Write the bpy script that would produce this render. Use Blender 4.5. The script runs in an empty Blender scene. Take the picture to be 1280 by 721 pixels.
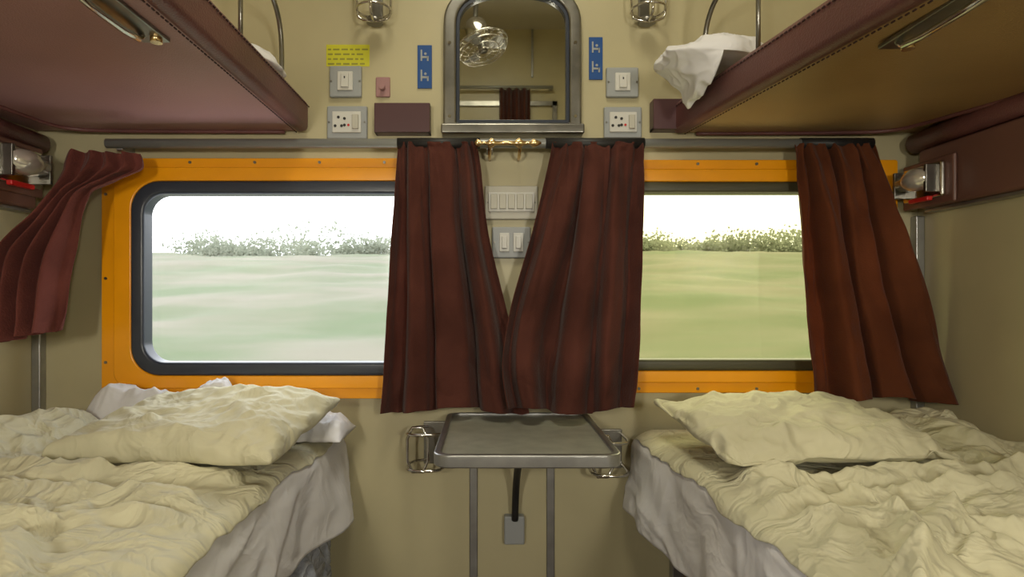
import bpy, bmesh, math, random, time
from mathutils import Vector, Matrix, noise
random.seed(3)
F=750.0; CZ=0.85; VX=611.0; VY=371.0; WY=1.5
def P(px,py,d=WY):
    return Vector(((px-VX)*d/F, d, CZ-(py-VY)*d/F))
def WX(px): return (px-VX)/500.0
def WZ(py): return CZ-(py-VY)/500.0
scn=bpy.context.scene
scn.view_settings.view_transform='Standard'
# ---------------------------------------------------------------- materials
def mat(name,col,rough=0.5,metal=0.0,var=0.0,vscale=6.0,bump=0.0,bscale=60.0,col2=None,coat=0.0,sheen=0.0,btype='noise',spec=0.5,trans=None,stretch=(1,1,1),bdist=0.01):
    m=bpy.data.materials.new(name); m.use_nodes=True
    nt=m.node_tree; b=nt.nodes['Principled BSDF']
    b.inputs['Roughness'].default_value=rough; b.inputs['Metallic'].default_value=metal
    b.inputs['Base Color'].default_value=(*col,1)
    b.inputs['Specular IOR Level'].default_value=spec
    if coat: b.inputs['Coat Weight'].default_value=coat; b.inputs['Coat Roughness'].default_value=0.25
    if sheen: b.inputs['Sheen Weight'].default_value=sheen; b.inputs['Sheen Roughness'].default_value=0.4
    tc=nt.nodes.new('ShaderNodeTexCoord'); mp=nt.nodes.new('ShaderNodeMapping')
    mp.inputs['Scale'].default_value=stretch
    nt.links.new(tc.outputs['Object'],mp.inputs['Vector'])
    if var or col2:
        n=nt.nodes.new('ShaderNodeTexNoise'); n.inputs['Scale'].default_value=vscale; n.inputs['Detail'].default_value=6
        nt.links.new(mp.outputs['Vector'],n.inputs['Vector'])
        r=nt.nodes.new('ShaderNodeValToRGB')
        c2=col2 if col2 else tuple(c*(1-var) for c in col)
        r.color_ramp.elements[0].position=0.35; r.color_ramp.elements[1].position=0.65
        r.color_ramp.elements[0].color=(*c2,1); r.color_ramp.elements[1].color=(*col,1)
        nt.links.new(n.outputs['Fac'],r.inputs['Fac']); nt.links.new(r.outputs['Color'],b.inputs['Base Color'])
    if bump:
        bp=nt.nodes.new('ShaderNodeBump'); bp.inputs['Strength'].default_value=bump; bp.inputs['Distance'].default_value=bdist
        if btype=='vor':
            n2=nt.nodes.new('ShaderNodeTexVoronoi'); n2.inputs['Scale'].default_value=bscale; out=n2.outputs['Distance']
            nt.links.new(mp.outputs['Vector'],n2.inputs['Vector'])
        else:
            n2=nt.nodes.new('ShaderNodeTexNoise'); n2.inputs['Scale'].default_value=bscale; n2.inputs['Detail'].default_value=5; out=n2.outputs['Fac']
            if btype=='crumple':
                n2.inputs['Distortion'].default_value=0.8; n2.inputs['Detail'].default_value=3
                s1=nt.nodes.new('ShaderNodeMath'); s1.operation='SUBTRACT'; s1.inputs[1].default_value=.5
                s2=nt.nodes.new('ShaderNodeMath'); s2.operation='ABSOLUTE'
                s3=nt.nodes.new('ShaderNodeMath'); s3.operation='MULTIPLY'; s3.inputs[1].default_value=-2
                nt.links.new(out,s1.inputs[0]); nt.links.new(s1.outputs[0],s2.inputs[0]); nt.links.new(s2.outputs[0],s3.inputs[0]); out=s3.outputs[0]
            nt.links.new(mp.outputs['Vector'],n2.inputs['Vector'])
        nt.links.new(out,bp.inputs['Height']); nt.links.new(bp.outputs['Normal'],b.inputs['Normal'])
    if trans:
        t=nt.nodes.new('ShaderNodeBsdfTranslucent'); t.inputs['Color'].default_value=(*trans[0],1)
        mx=nt.nodes.new('ShaderNodeMixShader'); mx.inputs['Fac'].default_value=trans[1]
        o=nt.nodes['Material Output']
        nt.links.new(b.outputs[0],mx.inputs[1]); nt.links.new(t.outputs[0],mx.inputs[2]); nt.links.new(mx.outputs[0],o.inputs['Surface'])
    return m
def glassmat(name,tint,gl=0.06):
    m=bpy.data.materials.new(name); m.use_nodes=True; nt=m.node_tree
    nt.nodes.remove(nt.nodes['Principled BSDF'])
    t=nt.nodes.new('ShaderNodeBsdfTransparent'); t.inputs['Color'].default_value=(*tint,1)
    g=nt.nodes.new('ShaderNodeBsdfGlossy'); g.inputs['Roughness'].default_value=0.05
    mx=nt.nodes.new('ShaderNodeMixShader'); mx.inputs['Fac'].default_value=gl
    nt.links.new(t.outputs[0],mx.inputs[1]); nt.links.new(g.outputs[0],mx.inputs[2])
    nt.links.new(mx.outputs[0],nt.nodes['Material Output'].inputs['Surface'])
    return m
M_wall=mat('cream_laminate',(0.52,0.465,0.285),0.36,var=0.14,vscale=3,bump=0.03,bscale=40)
M_ceil=mat('ceiling_laminate',(0.46,0.43,0.34),0.45,var=0.05)
M_floor=mat('floor_vinyl',(0.16,0.12,0.09),0.5,var=0.3,vscale=30)
M_orange=mat('orange_paint',(1.0,0.40,0.004),0.28,var=0.08,vscale=8,coat=0.3)
M_gask=mat('rubber_gasket',(0.035,0.042,0.06),0.3)
M_gask2=mat('olive_gasket',(0.07,0.065,0.035),0.4)
M_alu=mat('aluminium',(0.42,0.42,0.41),0.38,0.9,var=0.2,vscale=20)
M_chrome=mat('chrome',(0.62,0.60,0.56),0.16,1.0)
M_dchrome=mat('dull_steel',(0.33,0.32,0.29),0.3,0.95,var=0.35,vscale=14)
M_rod=mat('painted_rod',(0.30,0.31,0.30),0.35,0.4)
M_brass=mat('brass',(0.70,0.50,0.25),0.22,1.0)
M_black=mat('black_plastic',(0.015,0.014,0.014),0.5)
M_vinL=mat('maroon_vinyl_lit_pink',(0.37,0.20,0.195),0.42,var=0.12,vscale=4,bump=0.12,bscale=350,btype='vor')  # left underside's pinkish light is put into the vinyl colour; peg reuses it
M_vinR=mat('maroon_vinyl_lit_brown',(0.38,0.245,0.105),0.36,var=0.15,vscale=4,bump=0.12,bscale=350,btype='vor')  # same vinyl as the left, with its browner light worked into the colour
M_rim=mat('maroon_vinyl_rim',(0.15,0.055,0.052),0.40,var=0.25,vscale=6,bump=0.12,bscale=300,btype='vor')
M_dmar=mat('dark_maroon_laminate',(0.17,0.08,0.06),0.42,var=0.15,vscale=4)
M_cur=mat('curtain_maroon',(0.108,0.036,0.026),0.9,var=0.35,vscale=9,bump=0.3,bscale=220,sheen=0.12,spec=.15,trans=((0.40,0.08,0.02),0.14))
M_curL=mat('curtain_maroon_pink',(0.20,0.060,0.048),0.85,var=0.35,vscale=9,bump=0.3,bscale=220,sheen=0.15,spec=.15,trans=((0.40,0.08,0.04),0.14))
M_curR=mat('curtain_rust',(0.165,0.052,0.022),0.9,var=0.4,vscale=7,bump=0.3,bscale=220,sheen=0.12,spec=.15,trans=((0.60,0.17,0.02),0.20))
M_khaki=mat('khaki_sheet',(0.65,0.615,0.425),0.75,var=0.16,vscale=7,bump=0.75,bscale=13,btype='crumple',bdist=0.02,sheen=0.1)
M_white=mat('white_sheet',(0.84,0.83,0.85),0.85,var=0.05,bump=0.35,bscale=9,btype='crumple',bdist=0.015,trans=((0.7,0.68,0.6),0.12))
M_pil=mat('pillow_cotton',(0.63,0.595,0.41),0.8,var=0.10,bump=0.6,bscale=11,btype='crumple',bdist=0.015,sheen=0.1)
M_tab=mat('table_laminate',(0.33,0.33,0.27),0.32,var=0.2,vscale=30)
M_plate=mat('switch_plate_grey',(0.33,0.345,0.35),0.4)
M_wplate=mat('switch_plate_cream',(0.50,0.48,0.41),0.4)
M_sw=mat('switch_white',(0.62,0.61,0.57),0.35)
M_yel=mat('yellow_sticker',(0.62,0.60,0.03),0.45)
M_blue=mat('blue_sign',(0.01,0.07,0.26),0.4)
M_ink=mat('ink',(0.30,0.29,0.04),0.6)
M_pocket=mat('purple_laminate',(0.085,0.038,0.042),0.35)
M_red=mat('red_plastic',(0.6,0.02,0.02),0.35)
M_lens=mat('lamp_lens',(0.75,0.72,0.65),0.12,0.6)
M_plastic=mat('clear_plastic_wrap',(0.42,0.45,0.52),0.15,var=0.4,vscale=40,bump=0.9,bscale=60)
M_grass=mat('grass_bank',(0.172,0.160,0.120),0.95,col2=(0.105,0.130,0.070),vscale=0.55,stretch=(0.30,1,1))
M_mirror=mat('mirror_silver',(0.80,0.81,0.74),0.02,1.0)
M_gl1=glassmat('window_glass_clear',(0.90,0.91,0.915),0.03)
M_gl2=glassmat('window_glass_tinted',(0.79,0.77,0.57),0.04)
# ---------------------------------------------------------------- helpers
def mk(name,verts,faces,m,smooth=False,uv=None):
    me=bpy.data.meshes.new(name); me.from_pydata([tuple(v) for v in verts],[],faces); me.update()
    ob=bpy.data.objects.new(name,me); scn.collection.objects.link(ob)
    if m: me.materials.append(m)
    bm=bmesh.new(); bm.from_mesh(me); bmesh.ops.recalc_face_normals(bm,faces=bm.faces); bm.to_mesh(me); bm.free()
    if smooth:
        for p in me.polygons: p.use_smooth=True
    if uv:
        l=me.uv_layers.new(name='UVMap')
        for lp in me.loops: l.data[lp.index].uv=uv[lp.vertex_index]
    return ob
def bev(ob,w,seg=3):
    b=ob.modifiers.new('bevel','BEVEL'); b.width=w; b.segments=seg; b.limit_method='ANGLE'; b.angle_limit=math.radians(40)
    for p in ob.data.polygons: p.use_smooth=True
    wn=ob.modifiers.new('wn','WEIGHTED_NORMAL'); wn.keep_sharp=False
    return ob
BF=[(0,1,3,2),(4,6,7,5),(0,4,5,1),(2,3,7,6),(0,2,6,4),(1,5,7,3)]
def box(name,x0,x1,y0,y1,z0,z1,m,b=0.0):
    x0,x1=sorted((x0,x1));y0,y1=sorted((y0,y1));z0,z1=sorted((z0,z1))
    v=[(x,y,z) for x in(x0,x1) for y in(y0,y1) for z in(z0,z1)]
    ob=mk(name,v,BF,m)
    if b: bev(ob,b)
    return ob
def boxes(name,lst,m):
    v=[];f=[]
    for (x0,x1,y0,y1,z0,z1) in lst:
        o=len(v)
        v+=[(x,y,z) for x in(x0,x1) for y in(y0,y1) for z in(z0,z1)]
        f+=[tuple(i+o for i in q) for q in BF]
    return mk(name,v,f,m)
def tube(name,pts,r,m,cyclic=False,n=10,smooth=0):
    pts=[Vector(p) for p in pts]
    if smooth:
        for _ in range(smooth):
            q=[]
            N=len(pts)
            if not cyclic: q.append(pts[0])
            for i in range(N if cyclic else N-1):
                a=pts[i];b=pts[(i+1)%N]
                q+= [a*0.75+b*0.25,a*0.25+b*0.75]
            if not cyclic: q.append(pts[-1])
            pts=q
    N=len(pts); verts=[];faces=[]
    up=Vector((0.123,0.31,0.94)).normalized(); prev=None
    for i,p in enumerate(pts):
        if cyclic: t=(pts[(i+1)%N]-pts[i-1])
        else: t=pts[min(i+1,N-1)]-pts[max(i-1,0)]
        t.normalize()
        if prev is None:
            a=t.cross(up)
            if a.length<0.1: a=t.cross(Vector((1,0,0)))
        else: a=prev-t*prev.dot(t)
        a.normalize(); prev=a; b=t.cross(a)
        rr=r[i] if isinstance(r,list) else r
        for k in range(n):
            an=2*math.pi*k/n; verts.append(p+a*math.cos(an)*rr+b*math.sin(an)*rr)
    for i in range(N if cyclic else N-1):
        for k in range(n):
            j=(i+1)%N
            faces.append((i*n+k,i*n+(k+1)%n,j*n+(k+1)%n,j*n+k))
    if not cyclic:
        faces.append(tuple(range(n))); faces.append(tuple((N-1)*n+k for k in range(n)))
    return mk(name,verts,faces,m,True)
def grid(name,nu,nv,fn,m,thick=0.0):
    v=[];uv=[];f=[]
    for j in range(nv+1):
        for i in range(nu+1):
            u=i/nu;w=j/nv; v.append(fn(u,w)); uv.append((u,w))
    for j in range(nv):
        for i in range(nu):
            a=j*(nu+1)+i; f.append((a,a+1,a+nu+2,a+nu+1))
    ob=mk(name,v,f,m,True,uv)
    if thick:
        s=ob.modifiers.new('solid','SOLIDIFY'); s.thickness=thick; s.offset=0
    return ob
def rrect(x0,x1,z0,z1,r,k=8):
    pts=[]
    for (cx,cz,a0) in ((x1-r,z1-r,0),(x0+r,z1-r,90),(x0+r,z0+r,180),(x1-r,z0+r,270)):
        for i in range(k+1):
            a=math.radians(a0+90*i/k); pts.append((cx+r*math.cos(a),cz+r*math.sin(a)))
    return pts
def ring(name,out,inn,y0,y1,m,b=0.0):
    n=len(out); v=[]
    for y in(y0,y1):
        v+=[(x,y,z) for x,z in out]; v+=[(x,y,z) for x,z in inn]
    f=[]
    for i in range(n):
        j=(i+1)%n
        f.append((i,j,n+j,n+i)); f.append((2*n+i,2*n+j,3*n+j,3*n+i))
        f.append((i,j,2*n+j,2*n+i)); f.append((n+i,n+j,3*n+j,3*n+i))
    ob=mk(name,v,f,m)
    if b: bev(ob,b)
    return ob
def prism(name,pts,y0,y1,m,b=0.0):
    n=len(pts); v=[(x,y0,z) for x,z in pts]+[(x,y1,z) for x,z in pts]
    f=[tuple(range(n)),tuple(range(2*n-1,n-1,-1))]+[(i,(i+1)%n,n+(i+1)%n,n+i) for i in range(n)]
    ob=mk(name,v,f,m)
    if b: bev(ob,b)
    return ob
def cyl(name,c,r,h,axis,m,n=24,b=0.0):
    c=Vector(c); ax={'x':Vector((1,0,0)),'y':Vector((0,1,0)),'z':Vector((0,0,1))}[axis]
    ob=tube(name,[c-ax*h/2,c+ax*h/2],r,m,n=n)
    for p in ob.data.polygons: p.use_smooth=len(p.vertices)==4
    return ob
def group(name,kids,loc=None):
    if loc is None:
        loc=sum(((Vector(k.data.vertices[0].co)) for k in kids),Vector())/len(kids)
    e=bpy.data.objects.new(name,None); e.empty_display_size=0.05; scn.collection.objects.link(e); e.location=loc
    for k in kids:
        k.parent=e; k.matrix_parent_inverse=Matrix.Translation(-Vector(loc))
    return e
def nz(x,y,z=0.0): return noise.noise(Vector((x,y,z)))
def ridge(x,y,z=0.0,k=3.0):
    return max(0.0,1-abs(nz(x,y,z))*k)**1.4
def ss(a,b,x):
    t=max(0,min(1,(x-a)/(b-a))); return t*t*(3-2*t)
def crease(x,y,s=0.0):
    """faceted, sharp-creased crumple (ridged noise, linear flanks)"""
    wx=x+0.10*nz(x*2.6,y*2.6,s+5); wy=y+0.10*nz(x*2.6,y*2.6,s+9)
    a=0.55; rx=wx*math.cos(a)+wy*math.sin(a); ry=-wx*math.sin(a)+wy*math.cos(a)
    h=-0.044*abs(nz(rx*5.5,ry*2.4,s+1))
    a=-0.7; rx=wx*math.cos(a)+wy*math.sin(a); ry=-wx*math.sin(a)+wy*math.cos(a)
    h-=0.030*abs(nz(rx*9.5,ry*4.2,s+2))
    h-=0.019*abs(nz(wx*17,wy*15,s+3))
    h-=0.009*abs(nz(wx*34,wy*30,s+4))
    return h+.029
def make_folds(rnd,n,x0,x1,y0,y1,amax=.022):
    L=[]
    for _ in range(n):
        L.append((rnd.uniform(x0,x1),rnd.uniform(y0,y1),rnd.choice((rnd.uniform(-.6,.6),rnd.uniform(.5,2.4))),rnd.uniform(-1.6,1.6),rnd.uniform(.12,.34),rnd.uniform(.35,1)*amax,rnd.uniform(.010,.022),rnd.uniform(.022,.05)))
    return L
def folds(L,x,y):
    h=0
    for (cx,cy,a,k,ln,am,w1,w2) in L:
        dx=x-cx;dy=y-cy
        if abs(dx)>ln+.05 or abs(dy)>ln+.05: continue
        s=dx*math.cos(a)+dy*math.sin(a); t=-dx*math.sin(a)+dy*math.cos(a)-k*s*s
        e=1-(s/ln)**2
        if e<=0: continue
        q=t/w1 if t>0 else -t/w2
        if q<1: h+=am*e*(1-q)**1.3*(1+q*.6)
    return h
# ---------------------------------------------------------------- dimensions
XL=-1.128; XR=1.075; CH=2.62; YB=-1.0; ZM=.525; XE=.385
# ---------------------------------------------------------------- pillows: cloth inflated by physics, then frozen
def simulate(obs,frames,shrink,pressure,bend=.03,tens=20):
    t0=time.time(); scn.use_gravity=False
    for ob in obs:
        m=ob.modifiers.new('cloth','CLOTH'); s=m.settings
        s.quality=6; s.mass=.25; s.tension_stiffness=tens; s.compression_stiffness=tens; s.shear_stiffness=tens*.5; s.bending_stiffness=bend
        s.tension_damping=8; s.compression_damping=8; s.shear_damping=8; s.bending_damping=.5; s.air_damping=3
        s.shrink_min=shrink; s.use_pressure=True; s.uniform_pressure_force=pressure
        m.collision_settings.use_collision=False
        m.point_cache.frame_start=1; m.point_cache.frame_end=frames
    scn.frame_start=1; scn.frame_end=frames
    for fr in range(1,frames+1): scn.frame_set(fr)
    dg=bpy.context.evaluated_depsgraph_get()
    for ob in obs:
        e=ob.evaluated_get(dg); me=bpy.data.meshes.new_from_object(e)
        ob.modifiers.clear(); ob.data=me
        for p in me.polygons: p.use_smooth=True
    scn.frame_set(1)
    print('SIM',time.time()-t0)
def pillow_mesh(name,a,b,m,seed,n=64):
    v=[];f=[];idx={}
    nb=int(n*b/a)
    for top in(1,0):
        for j in range(nb+1):
            for i in range(n+1):
                edge=i in(0,n) or j in(0,nb)
                if not top and edge: idx[(0,i,j)]=idx[(1,i,j)]; continue
                idx[(top,i,j)]=len(v)
                u=-1+2*i/n;w=-1+2*j/nb
                z=0 if edge else (.006+.006*nz(u*4,w*4,seed+top))*(1 if top else -1)
                v.append(Vector((u*a,w*b,z)))
    for top in(1,0):
        for j in range(nb):
            for i in range(n):
                f.append((idx[(top,i,j)],idx[(top,i+1,j)],idx[(top,i+1,j+1)],idx[(top,i,j+1)]))
    return mk(name,v,f,m,True)
def place_pillow(ob,c,rot,tilt,seed,wa=.75):
    s=ob.modifiers.new('sub','SUBSURF'); s.levels=1; s.render_levels=1
    dg=bpy.context.evaluated_depsgraph_get(); me=bpy.data.meshes.new_from_object(ob.evaluated_get(dg)); ob.modifiers.clear(); ob.data=me
    for p in me.polygons: p.use_smooth=True
    FL=make_folds(random.Random(int(seed*10)),9,-.2,.2,-.15,.15,.013)
    R=Matrix.Translation(Vector(c))@Matrix.Rotation(rot,4,'Z')@Matrix.Rotation(tilt,4,'X')
    for vt in me.vertices:
        p=vt.co.copy()
        if p.z>0: p.z+=wa*min(1,p.z*30)*(crease(p.x*1.2+seed,p.y*1.2,seed)-.012+folds(FL,p.x,p.y))
        else: p.z*=.6
        vt.co=R@p
pm=[pillow_mesh('pillow',.27,.20,M_pil,1),pillow_mesh('pillow',.27,.20,M_pil,5)]
try: simulate(pm,22,-.02,1.6)
except Exception as ex: print('SIMFAIL',ex)
def norm(ob,a,b,h):
    me=ob.data; mx=[max(abs(v.co[i]) for v in me.vertices) for i in range(3)]
    for v in me.vertices:
        z=v.co.z/mx[2]; z=math.copysign(abs(z)**.62,z)
        v.co=Vector((v.co.x*a/mx[0],v.co.y*b/mx[1],z*h))
norm(pm[0],.212,.180,.044); norm(pm[1],.222,.180,.040)
place_pillow(pm[0],(-.560,1.205,ZM+.068),math.radians(-5),math.radians(7),2.2,.6)
place_pillow(pm[1],(.605,1.205,ZM+.064),math.radians(5),math.radians(7),8.8,.6)
def bed(sg,xw,xe,seed):
    kids=[box('cushion',xw+sg*.004,xe-sg*.025,-.40,1.485,ZM-.10,ZM-.016,M_rim,.03),
          box('seat_frame',xw+sg*.004,xe-sg*.05,-.38,1.48,ZM-.14,ZM-.10,M_alu,.004),
          box('base_panel',xw+sg*.004,xe-sg*.22,-.36,1.48,0,ZM-.14,M_dmar,.004),
          box('support_leg',xe-sg*.09,xe-sg*.06,1.455,1.482,0,ZM-.14,M_alu,.003)]
    group('lower_berth',kids,(xw,.5,.3))
    W=abs(xe-xw)-.01; drop=.165; Ltot=W+drop+.02; r=.025; arc=r*math.pi/2; s0=W-.02
    FS=make_folds(random.Random(int(seed*7)),16,-.38,1.48,0,.2,.009)
    def fn(u,v):
        y=-.38+(1.475+.38)*v
        s=u*Ltot; flare=ss(1.0,1.47,y)
        if s<s0:
            x=xw+sg*(s+.01); z=ZM-.003
        else:
            t=(s-s0)
            if t<arc:
                a=t/r; ox=r*math.sin(a); oz=-r*(1-math.cos(a)); e=0
            else:
                e=t-arc; ox=r; oz=-r-e
            w=ss(0,.15,e)
            fold=.5+.5*math.sin(y*20+2.5*nz(y*5,seed)+e*5)
            ox+=w*(.020*fold+.012*nz(y*9,e*6,seed))+e*.10*flare+.028*flare*ss(0,.05,t)
            ox+=(folds(FS,y,e)+.007*nz(y*11+e*7,e*9,seed+2)+.10*crease(y,e*1.3,seed+4))*ss(0,.03,e)
            hem=1+.16*nz(y*3.3,seed,2)
            if oz<-r: oz=-r-(e*hem)
            x=xw+sg*(.01+s0+ox); z=ZM-.003+oz
        return Vector((x,y,z))
    grid('bed_sheet',190,330,fn,M_white,.0012)
    rnd=random.Random(int(seed*13))
    FL=make_folds(rnd,20,.02,W,-.1,.98,.024)
    FL+= [(.35,1.00,.05,.3,.36,.036,.02,.045),(.50,.93,-.12,-.5,.28,.026,.016,.04),(.20,.90,.25,.6,.24,.024,.02,.04),(.40,.80,.35,-.7,.34,.024,.016,.04),(.55,.70,2.3,.5,.26,.022,.014,.04)]
    def fb(u,v):
        y=-.34+(1.463+.34)*v+.012*nz(u*9,seed)*ss(.9,1,v)
        smax=s0+arc*.75+.010*nz(y*7,seed,3)+.006*nz(y*23,seed,3)
        s=.008+(smax-.008)*u
        h=crease(s*1.02,y,seed)+folds(FL,s,y)
        under=ss(.26,.36,s)*ss(1.05,1.12,y)
        lump=.050*(1-ss(.14,.30,s))*ss(.86,1.08,y)*(1-ss(1.36,1.45,y))*(.8+.8*nz(s*8,y*6,seed))
        edge=min(1,u*25)*min(1,(1-v)*30)*(1-.88*ss(s0-.05,s0+.01,s))
        H=.004+edge*(.004+max(-.002,h)*(1-.8*under)+lump)
        if s<s0: x=xw+sg*(s+.01); z=ZM-.003+H
        else:
            a=(s-s0)/r; rr=r+H
            x=xw+sg*(.01+s0+rr*math.sin(a)); z=ZM-.003-r+rr*math.cos(a)
            x+=sg*.028*ss(1.0,1.47,y)*ss(0,.05,s-s0)
        return Vector((x,y,z))
    grid('blanket',300,620,fb,M_khaki,.0008)
t0=time.time()
bed(1,XL,-XE,1.7); bed(-1,XR,XE,6.3)
print('BEDS',time.time()-t0)
# ---------------------------------------------------------------- room
hl=(WX(158),WX(568),WZ(474),WZ(222)); hr=(WX(712),WX(1094),WZ(468),WZ(223))
T=0.07
boxes('wall_back',[(XL-.05,hl[0],WY,WY+T,0,CH),(hl[1],hr[0],WY,WY+T,0,CH),(hr[1],XR+.05,WY,WY+T,0,CH),
  (hl[0],hl[1],WY,WY+T,0,hl[2]),(hl[0],hl[1],WY,WY+T,hl[3],CH),(hr[0],hr[1],WY,WY+T,0,hr[2]),(hr[0],hr[1],WY,WY+T,hr[3],CH)],M_wall)
box('wall_left',XL-.05,XL,YB-.05,WY,0,CH,M_wall)
box('wall_right',XR,XR+.05,YB-.05,WY,0,CH,M_wall)
box('wall_rear',XL,XR,YB-.05,YB,0,CH,M_wall)
box('floor',XL-.05,XR+.05,YB-.05,WY+T,-.05,0,M_floor)
box('ceiling',XL-.05,XR+.05,YB-.05,WY+T,CH,CH+.05,M_ceil)
box('trim_1',XL,XL+.022,WY-.022,WY,0,1.05,M_alu,.003)
box('trim_2',XR-.022,XR,WY-.022,WY,0,1.05,M_alu,.003)
for i,px in enumerate((592,688)):
    box('trim_%d'%(i+3),WX(px-5),WX(px+5),WY-.006,WY,0,.55,M_alu,.002)
# ---------------------------------------------------------------- windows
def window(name,ox0,ox1,oz0,oz1,gx0,gx1,gz0,gz1,gw,rad,mg,glass):
    kids=[]
    o=rrect(ox0,ox1,oz0,oz1,.006); i=rrect(gx0,gx1,gz0,gz1,rad)
    kids.append(ring('orange_frame',o,i,WY-.014,WY,M_orange,.003))
    kids.append(ring('frame_lip',rrect(ox0+.034,ox1-.034,oz0+.026,oz1-.024,.04),i,WY-.022,WY-.013,M_orange,.004))
    i2=rrect(gx0+gw,gx1-gw,gz0+gw,gz1-gw,max(rad-gw*.6,.012))
    kids.append(ring('gasket',i,i2,WY-.026,WY+.02,mg,.008))
    i3=rrect(gx0+gw*.75,gx1-gw*.75,gz0+gw*.75,gz1-gw*.75,max(rad-gw*.5,.012))
    kids.append(prism('glass_pane',i3,WY+.014,WY+.018,glass))
    n=6
    for k in range(n):
        x=ox0+.06+(ox1-ox0-.12)*k/(n-1)
        for z in(oz0+.011,oz1-.011): kids.append(cyl('screw',(x,WY-.0155,z),.0035,.003,'y',M_dchrome,10))
    for k in range(3):
        z=oz0+.09+(oz1-oz0-.18)*k/2
        for x in(ox0+.012,ox1-.012): kids.append(cyl('screw',(x,WY-.0155,z),.0035,.003,'y',M_dchrome,10))
    return group(name,kids,((ox0+ox1)/2,WY,(oz0+oz1)/2))
w1=window('window_1',WX(131),WX(592),WZ(497),WZ(199),WX(170),WX(556),WZ(468),WZ(228),.033,.07,M_gask,M_gl1)
w2=window('window_2',WX(694),WX(1118),WZ(490),WZ(201),WX(724),WX(1082),WZ(462),WZ(229),.028,.03,M_gask2,M_gl2)
# ---------------------------------------------------------------- curtain rod
ry=1.448
k=[tube('rod',[(WX(150),ry,WZ(186)),(WX(1040),ry,WZ(186))],.0115,M_rod,n=16)]
for a,b in((497,600),(682,805),(1000,1090)):
    k.append(tube('sleeve',[((a-VX)*ry/F,ry,WZ(186)),((b-VX)*ry/F,ry,WZ(186))],.0135,M_black,n=16))
for px in(165,612,1030):
    k.append(box('bracket',WX(px)-.008,WX(px)+.008,ry,WY,WZ(194),WZ(180),M_alu,.002))
group('curtain_rod',k,(0,ry,WZ(186)))
k=[]
zz=WZ(189); yy=1.42
prof=[(590,.003),(594,.010),(600,.004),(606,.004),(612,.012),(617,.005),(640,.005),(646,.012),(652,.005),(660,.004),(664,.010),(670,.006),(674,.002)]
k.append(tube('finial',[((p-VX)*yy/F+.005,yy,zz) for p,_ in prof],[r for _,r in prof],M_brass,n=14))
for px in(612,650): k.append(tube('post',[((px-VX)*yy/F,yy,zz),((px-VX)*yy/F,yy+.02,zz-.022),((px-VX)*yy/F,WY-.001,zz-.022)],.004,M_brass,n=12,smooth=1))
group('brass_coat_hook',k,(0.03,yy,zz))
# ---------------------------------------------------------------- curtains
def cr(rows,v):
    t=v*(len(rows)-1); i=min(int(t),len(rows)-2); f=t-i
    r0=rows[max(i-1,0)];r1=rows[i];r2=rows[i+1];r3=rows[min(i+2,len(rows)-1)]
    return [0.5*((2*b)+(-a+c)*f+(2*a-5*b+4*c-d)*f*f+(-a+3*b-3*c+d)*f**3) for a,b,c,d in zip(r0,r1,r2,r3)]
def curtain(name,rows,n,amp,m,seed,nu=220,nv=130):
    def fn(u,v):
        py,xl,xr,d,am=cr(rows,v)
        uu=u+0.07*nz(u*3.2,v*1.6,seed)+0.025*math.sin(v*4+seed)*math.sin(u*7)
        ph=2*math.pi*n*uu
        big=math.sin(ph); big=math.copysign(abs(big)**.7,big)
        tight=math.sin(ph*2.3+seed)
        w=ss(0,.45,v)
        off=amp*am*((.45+.55*w)*big+(.5-.34*w)*tight+.3*w*math.sin(ph*.5+seed))+0.010*nz(u*6,v*4,seed+3)-.012*abs(nz(u*8,v*5,seed+8))+.004*nz(u*22,v*12,seed)
        x=xl+(xr-xl)*(u+0.42/n*math.sin(ph+1.0)*min(u,1-u))
        hem=4.0*math.sin(u*7+seed)*v+2.5*big*v
        p=P(x,py+hem-2,d); p.y=min(p.y+off,1.474)
        return p
    return grid(name,nu,nv,fn,m,.0015)
curtain('curtain',[(180,498,594,1.44,.35),(205,496,600,1.436,.55),(290,491,610,1.425,.9),(390,485,634,1.42,1.0),(460,481,650,1.42,1.1),(515,477,662,1.42,1.2)],3.4,.026,M_cur,1.3)
curtain('curtain',[(180,690,803,1.44,.35),(205,686,804,1.436,.55),(290,666,803,1.42,.9),(390,638,800,1.395,1.0),(460,628,796,1.375,1.1),(515,634,790,1.37,1.1)],3.5,.025,M_cur,4.1)
curtain('curtain',[(182,993,1092,1.44,.35),(215,996,1108,1.43,.6),(290,1000,1130,1.415,1.0),(370,1004,1158,1.405,1.0),(440,1010,1180,1.40,1.1),(502,1018,1200,1.40,1.1)],3.1,.030,M_curR,7.7)
def leftcur():
    L=[(174,192),(178,210),(150,224),(116,236),(100,268),(86,320),(78,370),(71,412)]
    R=[(84,188),(76,204),(72,222),(56,246),(24,280),(-16,322),(-24,374),(-20,432)]
    D=[1.41,1.40,1.39,1.375,1.355,1.34,1.33,1.32]
    A=[.45,.6,.5,.5,.7,.95,1.1,1.2]
    rows=[(L[i][0],L[i][1],R[i][0],R[i][1],D[i],A[i]) for i in range(len(L))]
    def fn(u,v):
        lx,ly,rx,ry_,d,am=cr(rows,v)
        ph=2*math.pi*4.2*(u+.05*nz(u*3,v*2,2))
        s=math.sin(ph)
        p=P(lx+(rx-lx)*u,ly+(ry_-ly)*u,d)
        p.y+=.022*am*(math.copysign(abs(s)**.8,s)+.3*math.sin(ph*2.1+1))+.006*nz(u*9,v*8)
        p.z+=.006*nz(u*6,v*9,3)
        return p
    return grid('curtain',180,140,fn,M_curL,.0015)
leftcur()
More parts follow.
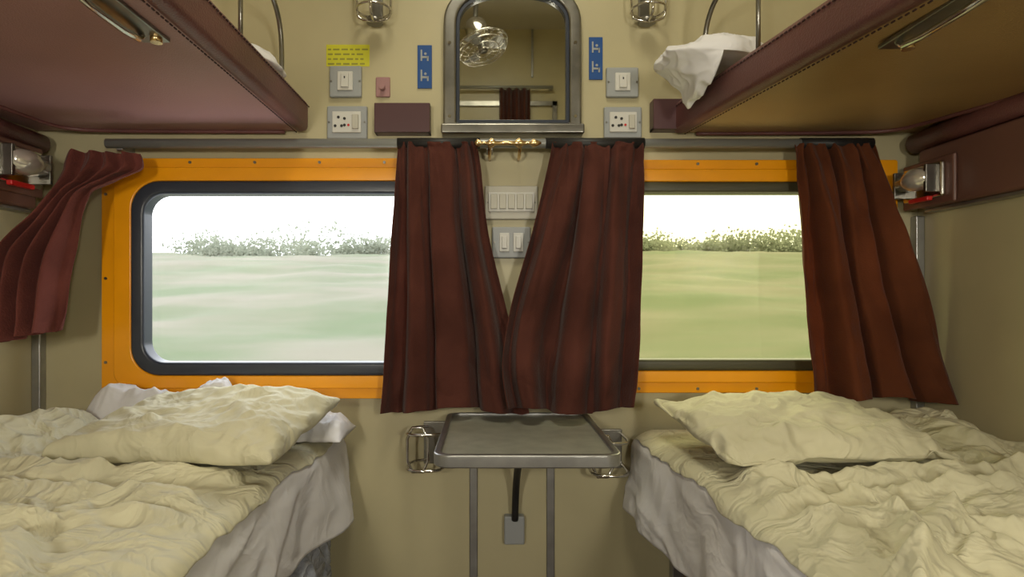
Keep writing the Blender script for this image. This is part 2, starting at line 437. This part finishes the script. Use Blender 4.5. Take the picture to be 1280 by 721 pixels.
# ---------------------------------------------------------------- upper berths
def upper(name,xi,xw,y1,y0,zb,dx,dz,mv,sg):
    def S(x,y,z):
        t=y1-y; return Vector((x+dx*t*(1 if abs(x-xw)>0.05 else 0),y,z+dz*t))
    kids=[]
    def slab(nm,xa,xb,za,zb2,m,b):
        v=[S(x,y,z) for x in(xa,xb) for y in(y0,y1) for z in(za,zb2)]
        return bev(mk(nm,v,BF,m),b)
    kids.append(slab('cushion_pan',xi+sg*.02,xw,zb,zb+.06,mv,.006))
    kids.append(slab('padded_rim',xi,xi+sg*.035,zb-.004,zb+.072,M_rim,.014))
    v=[];f=[]
    N=150
    for i in range(N):
        y=y1-.01-(y1-y0-.02)*i/N
        for zc,ox in((zb-.0045,.030),(zb+.058,-.0012)):
            c=S(xi+sg*ox,y,zc); o=len(v)
            for a in(-.0010,.0010):
                for b in(-.0035,.0035):
                    for cc in(-.0010,.0010): v.append(c+Vector((a,b,cc)))
            f+=[tuple(q+o for q in qq) for qq in BF]
    kids.append(mk('stitching',v,f,mat('stitch_thread_'+('a' if sg<0 else 'b'),(.05,.02,.02),.8)))
    pts=[S(xi+sg*.06,y1-.004,zb-.003),S(xw-sg*.20,y1-.01,zb-.003),S(xw-sg*.09,y1-.03,zb-.003),S(xw-sg*.075,y1-.14,zb-.003),S(xw-sg*.07,y1-.5,zb-.003),S(xw-sg*.07,y0+.05,zb-.003)]
    kids.append(tube('piping',pts,.005,M_rim,smooth=2))
    yy=.86 if sg<0 else .80
    c=S(xi+sg*.085,yy,zb)
    kids.append(box('latch_plate',c.x-.022,c.x+.022,yy-.11,yy+.10,c.z-.006,c.z+.001,M_dchrome,.002))
    kids.append(tube('latch_handle',[(c.x-.008,yy-.09,c.z-.005),(c.x-.008,yy-.085,c.z-.018),(c.x-.008,yy+.06,c.z-.018),(c.x-.008,yy+.075,c.z-.005)],.005,M_chrome,smooth=1))
    kids.append(cyl('latch_pivot',(c.x+.01,yy+.08,c.z-.008),.009,.012,'z',M_brass,16))
    xr=xi+sg*.03
    def R(y,z): 
        p=S(xr,y,0); return Vector((p.x,y,z))
    zt=zb+.255
    r=[R(1.38,zb+.06),R(1.38,zb+.17),R(1.36,zb+.225),R(1.31,zt),R(1.15,zt+.01),R(.7,zt+.01),R(.6,zt-.03),R(.6,zb+.03)]
    kids.append(tube('guard_rail',r,.0055,M_dchrome,smooth=2))
    kids.append(tube('guard_post',[R(1.15,zb+.05),R(1.15,zt+.01)],.0045,M_dchrome))
    return group(name,kids,(xi,1,zb))
upper('upper_berth',WX(388),XL+.002,1.492,-.35,WZ(165),0,0,M_vinL,-1)
upper('upper_berth',WX(838),XR-.002,1.492,-.35,WZ(167),.095,-.045,M_vinR,1)
def spill(name,poly,y0,y1,m,seed):
    n=len(poly); cx=sum(p[0] for p in poly)/n; cz=sum(p[1] for p in poly)/n
    def fn(u,v):
        t=(u%1.0)*n; i=int(t)%n; f=t-int(t)
        p0,p1,p2,p3=[poly[(i+q)%n] for q in(-1,0,1,2)]
        c=[0.5*((2*b)+(-a+cc)*f+(2*a-5*b+4*cc-d)*f*f+(-a+3*b-3*cc+d)*f**3) for a,b,cc,d in zip(p0,p1,p2,p3)]
        e=max(0,1-abs(2*v-1)**2.5)**.6
        x=cx+(c[0]-cx)*e; z=cz+(c[1]-cz)*e; y=y0+(y1-y0)*v
        k=e*(1.3*(abs(nz(x*16,y*12,z*16+seed))-.18)+.8*abs(nz(x*34,y*30,z*34)))*.035
        return Vector((x+(cx-x)*k*6,y-.02*nz(x*12,z*12,seed)*e,z+(cz-z)*k*10))
    return grid(name,160,80,fn,m)
spill('folded_sheet',[(.61,1.345),(.57,1.392),(.49,1.408),(.41,1.388),(.358,1.364),(.395,1.335),(.425,1.30),(.448,1.268),(.464,1.30),(.470,1.345),(.53,1.345)],1.20,1.40,M_white,4)
spill('folded_sheet',[(-.60,1.345),(-.56,1.385),(-.50,1.395),(-.455,1.36),(-.47,1.345)],1.25,1.40,M_white,7)
def backrest(xw,sg,mm):
    kids=[]
    x0=xw; x1=xw+sg*.045
    kids.append(box('panel',x0,x1,-.3,1.44,WZ(266),WZ(196),mm,.008))
    kids.append(tube('padded_roll',[(xw+sg*.03,1.47,WZ(184)),(xw+sg*.034,1.3,WZ(183)),(xw+sg*.034,-.3,WZ(183))],.024,M_rim,n=20))
    kids.append(box('lower_bead',x0,xw+sg*.03,-.3,1.44,WZ(270),WZ(266),M_alu,.002))
    return group('backrest_panel',kids,(xw,.6,WZ(230)))
backrest(XL,1,M_dmar); backrest(XR,-1,M_dmar)
def rlamp(xw,sg,yc,zc,s=1.0):
    xf=xw+sg*.0455; kids=[]
    kids.append(box('base_plate',xf,xf+sg*.010,yc-.085*s,yc+.070*s,zc-.055*s,zc+.048*s,M_dmar,.006))
    kids.append(box('bezel',xf+sg*.008,xf+sg*.022,yc-.065*s,yc+.055*s,zc-.04*s,zc+.036*s,M_chrome,.006))
    kids.append(tube('lamp_barrel',[(xf+sg*.03,yc-.05*s,zc+.004),(xf+sg*.036,yc-.01*s,zc+.004),(xf+sg*.032,yc+.04*s,zc+.004)],[.020*s,.026*s,.018*s],M_lens,n=20))
    kids.append(box('louvre',xf+sg*.02,xf+sg*.048,yc-.055*s,yc-.046*s,zc-.03*s,zc+.03*s,M_dchrome,.002))
    kids.append(box('louvre',xf+sg*.02,xf+sg*.048,yc+.044*s,yc+.052*s,zc-.03*s,zc+.03*s,M_dchrome,.002))
    kids.append(box('switch_button',xf+sg*.02,xf+sg*.034,yc-.04*s,yc+.02*s,zc-.046*s,zc-.036*s,M_red,.003))
    return group('reading_lamp',kids,(xf,yc,zc))
rlamp(XL,1,1.365,1.15,1.15); rlamp(XR,-1,1.405,1.118,1.05)
def crumple(name,x0,x1,y0,y1,z,h,m,seed):
    def fn(u,v):
        x=x0+(x1-x0)*u;y=y0+(y1-y0)*v+.01*nz(u*8,seed)
        e=(min(1,u*6,(1-u)*6)*min(1,v*3,(1-v)*3))**.6
        return Vector((x,y,z+e*(h*(.7+.5*nz(x*9,y*4,seed))+crease(x*1.6,y*1.6,seed)*.9)))
    return grid(name,140,60,fn,m,.001)
crumple('folded_sheet',-.96,-.56,1.38,1.472,ZM+.01,.122,M_white,3)
crumple('folded_sheet',-.50,-.325,1.31,1.472,ZM+.008,.055,M_white,5)
def bag():
    def fn(u,v):
        a=u*2*math.pi; ph=-math.pi/2+math.pi*v
        cx=math.copysign(abs(math.cos(a))**.6,math.cos(a)); sy=math.copysign(abs(math.sin(a))**.6,math.sin(a))
        r=max(0,math.cos(ph))**.45; zz=math.copysign(abs(math.sin(ph))**.6,math.sin(ph))
        p=Vector((-.425+.062*cx*r,1.28+.13*sy*r,.180+.18*zz))
        d=.016*ridge(p.x*20,p.y*20,p.z*16)+.01*nz(p.x*15,p.y*15,p.z*15)
        return p+Vector((cx*r,sy*r,0))*d
    return grid('wrapped_blanket',120,90,fn,M_plastic)
bag()
# ---------------------------------------------------------------- folding table
tz=.562
def hprism(name,pts,z0,z1,m,b):
    n=len(pts); v=[(x,y,z0) for x,y in pts]+[(x,y,z1) for x,y in pts]
    f=[tuple(range(n)),tuple(range(2*n-1,n-1,-1))]+[(i,(i+1)%n,n+(i+1)%n,n+i) for i in range(n)]
    o=mk(name,v,f,m)
    return bev(o,b) if b else o
def hring(name,o,i,z0,z1,m,b):
    n=len(o); v=[]
    for z in(z0,z1):
        v+=[(x,y,z) for x,y in o]+[(x,y,z) for x,y in i]
    f=[]
    for a in range(n):
        j=(a+1)%n
        f+=[(a,j,n+j,n+a),(2*n+a,2*n+j,3*n+j,3*n+a),(a,j,2*n+j,2*n+a),(n+a,n+j,3*n+j,3*n+a)]
    return bev(mk(name,v,f,m),b)
k=[hprism('top',rrect(-.096,.238,1.088,1.486,.028),tz-.018,tz-.003,M_tab,0),
   hring('edge_trim',rrect(-.102,.244,1.082,1.490,.033),rrect(-.088,.230,1.096,1.480,.022),tz-.022,tz+.002,M_alu,.003),
   box('hinge_rail',-.08,.22,1.478,1.498,tz-.045,tz-.022,M_alu,.003),
   tube('brace_strap',[(.07,1.22,tz-.022),(.068,1.34,tz-.07),(.066,1.45,tz-.16),(.064,1.475,tz-.26)],.0085,M_black,smooth=2),
   box('under_rib',-.06,.20,1.20,1.225,tz-.03,tz-.019,M_alu,.002),
   box('wall_plate',.038,.088,1.475,1.499,.24,.31,M_plate,.004)]
group('folding_table',k,(.07,1.3,tz))
def holder_low(px0,px1,py0,py1,name='bottle_holder'):
    d=1.46;k=[]
    a=P(px0,py0,d);b=P(px1,py1,d)
    m=(a.x+b.x)/2
    k.append(box('back_plate',m-.012,b.x,WY-.0085,WY-.0005,b.z,a.z,M_dchrome,.002))
    y=1.42
    k.append(tube('wire_loop',[(a.x,y,a.z),(m+.006,y,a.z),(m+.006,y,b.z),(a.x,y,b.z)],.0035,M_chrome,cyclic=True,smooth=1))
    for z in(a.z-.012,b.z+.010):
        k.append(tube('wire_ring',[(m,WY-.006,z),(a.x,WY-.02,z),(a.x-.004,1.40,z),(m,1.39,z),(b.x,1.40,z),(b.x,WY-.006,z)],.0035,M_chrome,smooth=2))
    group(name,k,(m,WY,(a.z+b.z)/2))
holder_low(512,556,530,584); holder_low(737,781,540,590)
def holder_up(pxc,pyb):
    k=[];x=WX(pxc);zb=WZ(pyb)
    k.append(box('back_plate',x-.014,x+.014,WY-.0085,WY-.0005,zb+.02,zb+.20,M_dchrome,.003))
    for h,r in((.035,.042),(.12,.044)):
        k.append(tube('ring',[(x+r*math.cos(t*math.pi/8),1.450+r*math.sin(t*math.pi/8),zb+h) for t in range(16)],.0032,M_chrome,cyclic=True))
    for s in(-1,1):
        k.append(tube('side_wire',[(x+s*.042,1.45,zb+.16),(x+s*.042,1.45,zb+.03),(x+s*.034,1.45,zb+.012),(x,1.45,zb+.008)],.0032,M_chrome,smooth=1))
    k.append(tube('front_wire',[(x,1.407,zb+.16),(x,1.407,zb+.03),(x,1.415,zb+.01),(x,1.45,zb+.008)],.0032,M_chrome,smooth=1))
    k.append(cyl('base_cup',(x,1.462,zb+.014),.02,.012,'z',M_dchrome))
    group('bottle_holder',k,(x,1.45,zb))
holder_up(472,42); holder_up(804,42)
# ---------------------------------------------------------------- mirror
def arch(x0,x1,zb,zs,zt,k=24):
    pts=[(x0,zb),(x1,zb)]; cx=(x0+x1)/2; r=(x1-x0)/2
    for i in range(k+1):
        a=math.pi*i/k; c=math.cos(a); s=math.sin(a)
        pts.append((cx+r*math.copysign(abs(c)**.75,c),zs+(zt-zs)*s**.8))
    return pts
mo=arch(WX(555),WX(725),WZ(172),WZ(38),WZ(-16)); mi=arch(WX(571),WX(710),WZ(157),WZ(38),WZ(-4))
k=[ring('metal_frame',mo,mi,WY-.03,WY-.001,M_dchrome,.006),
   prism('mirror_glass',arch(WX(569),WX(712),WZ(159),WZ(38),WZ(-6)),WY-.014,WY-.010,M_mirror),
   box('shelf_ledge',WX(553),WX(727),WY-.05,WY-.001,WZ(173),WZ(161),M_dchrome,.004),
   ring('inner_bead',mi,arch(WX(575),WX(706),WZ(153),WZ(38),WZ(0)),WY-.024,WY-.013,M_gask,.001)]
for px in(563,717):
    for py in(60,150): k.append(cyl('screw',(WX(px),WY-.032,WZ(py)),.004,.004,'y',M_chrome,10))
group('wall_mirror',k,(WX(640),WY,WZ(90)))
# ---------------------------------------------------------------- switches, sockets, signs
def plate(name,px0,py0,px1,py1,kind,mp=M_plate):
    x0,x1,z0,z1=WX(px0),WX(px1),WZ(py1),WZ(py0); cx=(x0+x1)/2; cz=(z0+z1)/2; w=x1-x0;h=z1-z0
    k=[box('plate',x0,x1,WY-.012,WY,z0,z1,mp,.004)]
    if kind=='switch':
        k.append(box('insert',cx-.24*w,cx+.24*w,WY-.016,WY-.010,cz-.30*h,cz+.30*h,M_sw,.002))
        k.append(box('rocker',cx-.12*w,cx+.12*w,WY-.021,WY-.014,cz-.22*h,cz+.22*h,M_sw,.002))
        k.append(box('rocker_mark',cx-.02*w,cx+.02*w,WY-.0216,WY-.0205,cz+.05*h,cz+.12*h,M_black))
    elif kind=='socket':
        k.append(box('insert',x0+.14*w,x1-.14*w,WY-.016,WY-.010,cz-.32*h,cz+.32*h,M_sw,.002))
        k.append(box('rocker',x1-.36*w,x1-.20*w,WY-.021,WY-.014,cz-.22*h,cz+.22*h,M_wplate,.002))
        for dx,dz in((-.2,.14),(-.28,-.12),(-.12,-.12),(-.05,.1),(-.05,-.1)):
            k.append(cyl('pin_hole',(cx+dx*w,WY-.0162,cz+dz*h),.0035,.002,'y',M_black,12))
        k.append(cyl('indicator',(cx+.05*w,WY-.017,cz-.1*h),.003,.002,'y',M_red,10))
    elif kind=='multi':
        k.append(box('insert',x0+.07*w,x1-.07*w,WY-.016,WY-.010,cz-.28*h,cz+.30*h,M_sw,.002))
        for i in range(5):
            xx=x0+.09*w+.82*w*(i+.5)/5
            k.append(box('rocker',xx-.065*w,xx+.065*w,WY-.021,WY-.014,cz-.2*h,cz+.24*h,M_wplate,.002))
    elif kind=='double':
        for i in(-1,1):
            k.append(box('insert',cx+i*.18*w-.13*w,cx+i*.18*w+.13*w,WY-.016,WY-.010,cz-.3*h,cz+.3*h,M_sw,.002))
            k.append(box('rocker',cx+i*.18*w-.07*w,cx+i*.18*w+.07*w,WY-.021,WY-.014,cz-.2*h,cz+.2*h,M_sw,.002))
    for s in(-1,1): k.append(cyl('screw',(cx+s*.44*w,WY-.0125,cz),.0025,.002,'y',M_dchrome,8))
    group(name,k,(cx,WY,cz))
plate('light_switch',413,84,453,123,'switch'); plate('light_switch',757,86,797,123,'switch')
plate('power_socket',410,134,460,175,'socket'); plate('power_socket',754,135,801,174,'socket')
plate('switch_panel',606,233,672,275,'multi',M_wplate); plate('light_switch',615,284,663,323,'double')
k=[box('sticker_sheet',WX(408),WX(462),WY-.001,WY,WZ(83),WZ(56),M_yel)]
for r in range(4):
    x=410
    while x<456:
        w=random.choice((4,6,8)); x2=min(x+w,460)
        k.append(box('text_line',WX(x),WX(x2),WY-.0014,WY-.001,WZ(61+6*r+2),WZ(61+6*r),M_ink)); x=x2+2.5
group('notice_sticker',k,(WX(435),WY,WZ(70)))
def blues(px0,py0,px1,py1):
    k=[box('sign_plate',WX(px0),WX(px1),WY-.004,WY,WZ(py1),WZ(py0),M_blue,.001)]
    cx=(px0+px1)/2; h=(py1-py0)/54
    def sq(a,b,c,d): k.append(box('pictogram',WX(cx+a),WX(cx+c),WY-.005,WY-.004,WZ(py0+d*h),WZ(py0+b*h),M_plate))
    for t in(6,31):
        sq(-5,t,-3,t+14); sq(-3,t+8,4,t+10.5); sq(3,t+8,5,t+14); 
        k.append(cyl('pictogram_head',(WX(cx+1),WY-.0045,WZ(py0+(t+5)*h)),.0032,.001,'y',M_plate,12))
    group('berth_sign',k,(WX(cx),WY,WZ(py0)))
blues(522,57,540,111); blues(736,47,753,100)
k=[box('hook_plate',WX(470),WX(488),WY-.006,WY,WZ(122),WZ(97),M_vinL,.003),cyl('peg',(WX(479),WY-.014,WZ(112)),.006,.02,'y',M_vinL,12)]
group('coat_peg',k,(WX(479),WY,WZ(110)))
def pocket(px0,py0,px1,py1):
    x0,x1,z0,z1=WX(px0),WX(px1),WZ(py1),WZ(py0)
    k=[box('front_panel',x0,x1,WY-.036,WY-.030,z0,z1,M_pocket,.002),box('base',x0,x1,WY-.034,WY,z0,z0+.006,M_pocket,.001),
       box('side_a',x0,x0+.005,WY-.034,WY,z0,z1,M_pocket,.001),box('side_b',x1-.005,x1,WY-.034,WY,z0,z1,M_pocket,.001)]
    group('wall_pocket',k,(x0,WY,z0))
pocket(471,134,539,170); pocket(812,129,850,166)
for px in(432,776):
    box('berth_tag',WX(px-18),WX(px+18),WY-.003,WY,WZ(179),WZ(176),M_red)
# ---------------------------------------------------------------- things behind the camera (seen in the mirror)
fc=Vector((-.035,-.18,2.165))
k=[]
def circ(c,r,ax,n=32):
    z=ax.normalized(); a=z.cross(Vector((0,1,0)));a.normalize(); b=z.cross(a)
    return [c+a*r*math.cos(2*math.pi*i/n)+b*r*math.sin(2*math.pi*i/n) for i in range(n)],a,b
ax=Vector((.28,.22,-.93)).normalized()
for off,r in((0,.14),(.026,.125),(.034,.085),(.036,.04)):
    pts,_,_=circ(fc+ax*off,r,ax); k.append(tube('cage_ring',pts,.0028,M_chrome,cyclic=True,n=6))
_,a,b=circ(fc,.15,ax)
for i in range(18):
    t=2*math.pi*i/18; d=a*math.cos(t)+b*math.sin(t)
    k.append(tube('cage_wire',[fc+ax*.037+d*.02,fc+ax*.033+d*.09,fc+d*.14,fc-ax*.03+d*.10,fc-ax*.04+d*.045],.0014,M_chrome,n=5))
k.append(tube('motor',[fc-ax*.16,fc-ax*.155,fc-ax*.13,fc-ax*.06,fc-ax*.035],[.02,.045,.06,.062,.04],M_chrome,n=24))
k.append(tube('hub',[fc-ax*.035,fc+ax*.03],.022,M_dchrome,n=16))
for i in range(3):
    t=2*math.pi*i/3; d=a*math.cos(t)+b*math.sin(t); e=ax.cross(d)
    v=[fc+d*.02-e*.015-ax*.008,fc+d*.02+e*.015+ax*.008,fc+d*.12+e*.06+ax*.014,fc+d*.125,fc+d*.115-e*.04-ax*.012]
    ob=mk('blade',v,[(0,1,2,3,4)],M_alu); s=ob.modifiers.new('s','SOLIDIFY'); s.thickness=.002; k.append(ob)
top=Vector((fc.x-.03,fc.y-.10,CH-.001))
k.append(tube('ceiling_stem',[fc-ax*.14,Vector((top.x,top.y,CH-.12)),top],.014,M_dchrome,smooth=1))
k.append(cyl('ceiling_rose',(top.x,top.y,CH-.012),.045,.022,'z',M_dchrome))
group('ceiling_fan',k,fc)
k=[tube('rod',[(-.3,YB+.05,2.22),(.42,YB+.05,2.22)],.011,M_rod),box('bracket',.40,.42,YB+.001,YB+.05,2.21,2.23,M_alu),box('bracket',-.30,-.28,YB+.001,YB+.05,2.21,2.23,M_alu)]
group('curtain_rod',k,(0,YB,2.22))
def dc(u,v):
    return Vector((.07+.2*u,YB+.05+.02*math.sin(u*25),2.21-2.0*v))
grid('curtain',60,10,dc,M_cur,.0015)
boxes('door_1',[(-.3,-.27,YB+.001,YB+.02,0,2.14),(.42,.45,YB+.001,YB+.02,0,2.14),(-.3,.45,YB+.001,YB+.02,2.11,2.14)],M_dchrome)
box('trim_5',.28,.295,YB+.001,YB+.008,2.3,CH,M_alu,.002)
# ---------------------------------------------------------------- lamps
M_diff=bpy.data.materials.new('lamp_diffuser'); M_diff.use_nodes=True
b_=M_diff.node_tree.nodes['Principled BSDF']; b_.inputs['Emission Color'].default_value=(1,.93,.75,1); b_.inputs['Emission Strength'].default_value=1.5
k=[box('housing',-.25,.25,.02,.82,CH-.04,CH-.001,M_sw,.005),box('diffuser',-.22,.22,.05,.79,CH-.052,CH-.038,M_diff,.004)]
group('ceiling_light',k,(0,.4,CH))
def area(name,loc,rot,sx,sy,e,col):
    l=bpy.data.lights.new(name,'AREA'); l.shape='RECTANGLE'; l.size=sx; l.size_y=sy; l.energy=e; l.color=col
    o=bpy.data.objects.new(name,l); scn.collection.objects.link(o); o.location=loc; o.rotation_euler=rot; return o
area('ceiling_lamp_light',(0,.42,CH-.06),(0,0,0),.42,.72,12,(1,.93,.73))
for sx in(-1,1):  # invented pair behind the camera, added as fill for beds and side walls
    x=-.565 if sx<0 else .60; zl=1.08
    k=[box('housing',x-.085,x+.085,YB+.001,YB+.05,zl-.15,zl+.15,M_sw,.01),box('diffuser',x-.07,x+.07,YB+.045,YB+.058,zl-.135,zl+.135,M_diff,.006)]
    group('fill_lamp',k,(x,YB,zl))
    area('fill_lamp_light',(x,YB+.07,zl),(math.radians(86),0,0),.13,.26,10.5,(1,.94,.80))
for (x0,x1,z0,z1) in ((hl),(hr)):
    o=area('window_portal',((x0+x1)/2,WY+T+.01,(z0+z1)/2),(math.radians(-90),0,0),x1-x0,z1-z0,1,(1,1,1)); o.data.cycles.is_portal=True
# ---------------------------------------------------------------- outside
def tz_(x,y): return -1.0+4.4*ss(4,38,y)+(.6*nz(x*.06,y*.08)+.16*nz(x*.4,y*.5)+.05*nz(x*1.7,y*1.7))*min(1,y/15)
def ter(u,v):
    y=3.0+90*v**1.6; x=(-1+2*u)*(20+y*1.3)
    return Vector((x,y,tz_(x,y)))
grid('grass_ground',220,200,ter,M_grass)
M_bush=mat('hazy_bush_foliage',(0.30,0.32,0.26),0.95,col2=(0.26,0.285,0.22),vscale=0.5,trans=((0.34,0.36,0.28),.5),spec=.1)  # leaves paled so that distance haze sits in their colour
def foliage(name,N,ya,yb,ra,rb,leafs,ls,seed,m,sq=1.0):
    rn=random.Random(seed); v=[];f=[]
    for i in range(N):
        y=rn.uniform(ya,yb); x=rn.uniform(-1,1)*(14+y*1.15)
        r=rn.uniform(ra,rb)*(1.0 if rn.random()<.8 else 1.5); zc=tz_(x,y)+.45*r*sq
        for _ in range(leafs):
            d=Vector((rn.gauss(0,1),rn.gauss(0,1),rn.gauss(0,1))).normalized()*(rn.random()**.45)
            s=1+.45*nz(d.x*1.7+i,d.y*1.7,d.z*1.7)
            c=Vector((x+d.x*r*2.2*s,y+d.y*r*s,max(tz_(x,y)-.05,zc+d.z*r*s*sq)))
            a=Vector((rn.gauss(0,1),rn.gauss(0,.6),rn.gauss(0,1))).normalized(); b=a.cross(Vector((rn.gauss(0,1),rn.gauss(0,1),rn.gauss(0,1)))).normalized()
            l=ls*rn.uniform(.6,1.4); o=len(v)
            v+=[c+a*l,c+b*l*.7,c-a*l,c-b*l*.7]; f.append((o,o+1,o+2,o+3))
    me=bpy.data.meshes.new(name); me.from_pydata([tuple(q) for q in v],[],f); me.update(); me.materials.append(m)
    ob=bpy.data.objects.new(name,me); scn.collection.objects.link(ob)
foliage('hedge_row',170,34,41,.45,1.0,560,.10,1,M_bush)
w=bpy.data.worlds.new('overcast_sky'); scn.world=w; w.use_nodes=True
nt=w.node_tree; bg=nt.nodes['Background']; bg.inputs['Color'].default_value=(.96,.98,1,1); bg.inputs['Strength'].default_value=4.6
# ---------------------------------------------------------------- camera
cd=bpy.data.cameras.new('camera'); cam=bpy.data.objects.new('camera',cd); scn.collection.objects.link(cam)
cam.location=(0,0,CZ); cam.rotation_euler=(math.radians(90),0,0)
cd.sensor_width=36; cd.lens=F/1280*36; cd.shift_x=(640-VX)/1280; cd.shift_y=(VY-360.5)/1280; cd.clip_start=.02; cd.clip_end=500
scn.camera=cam
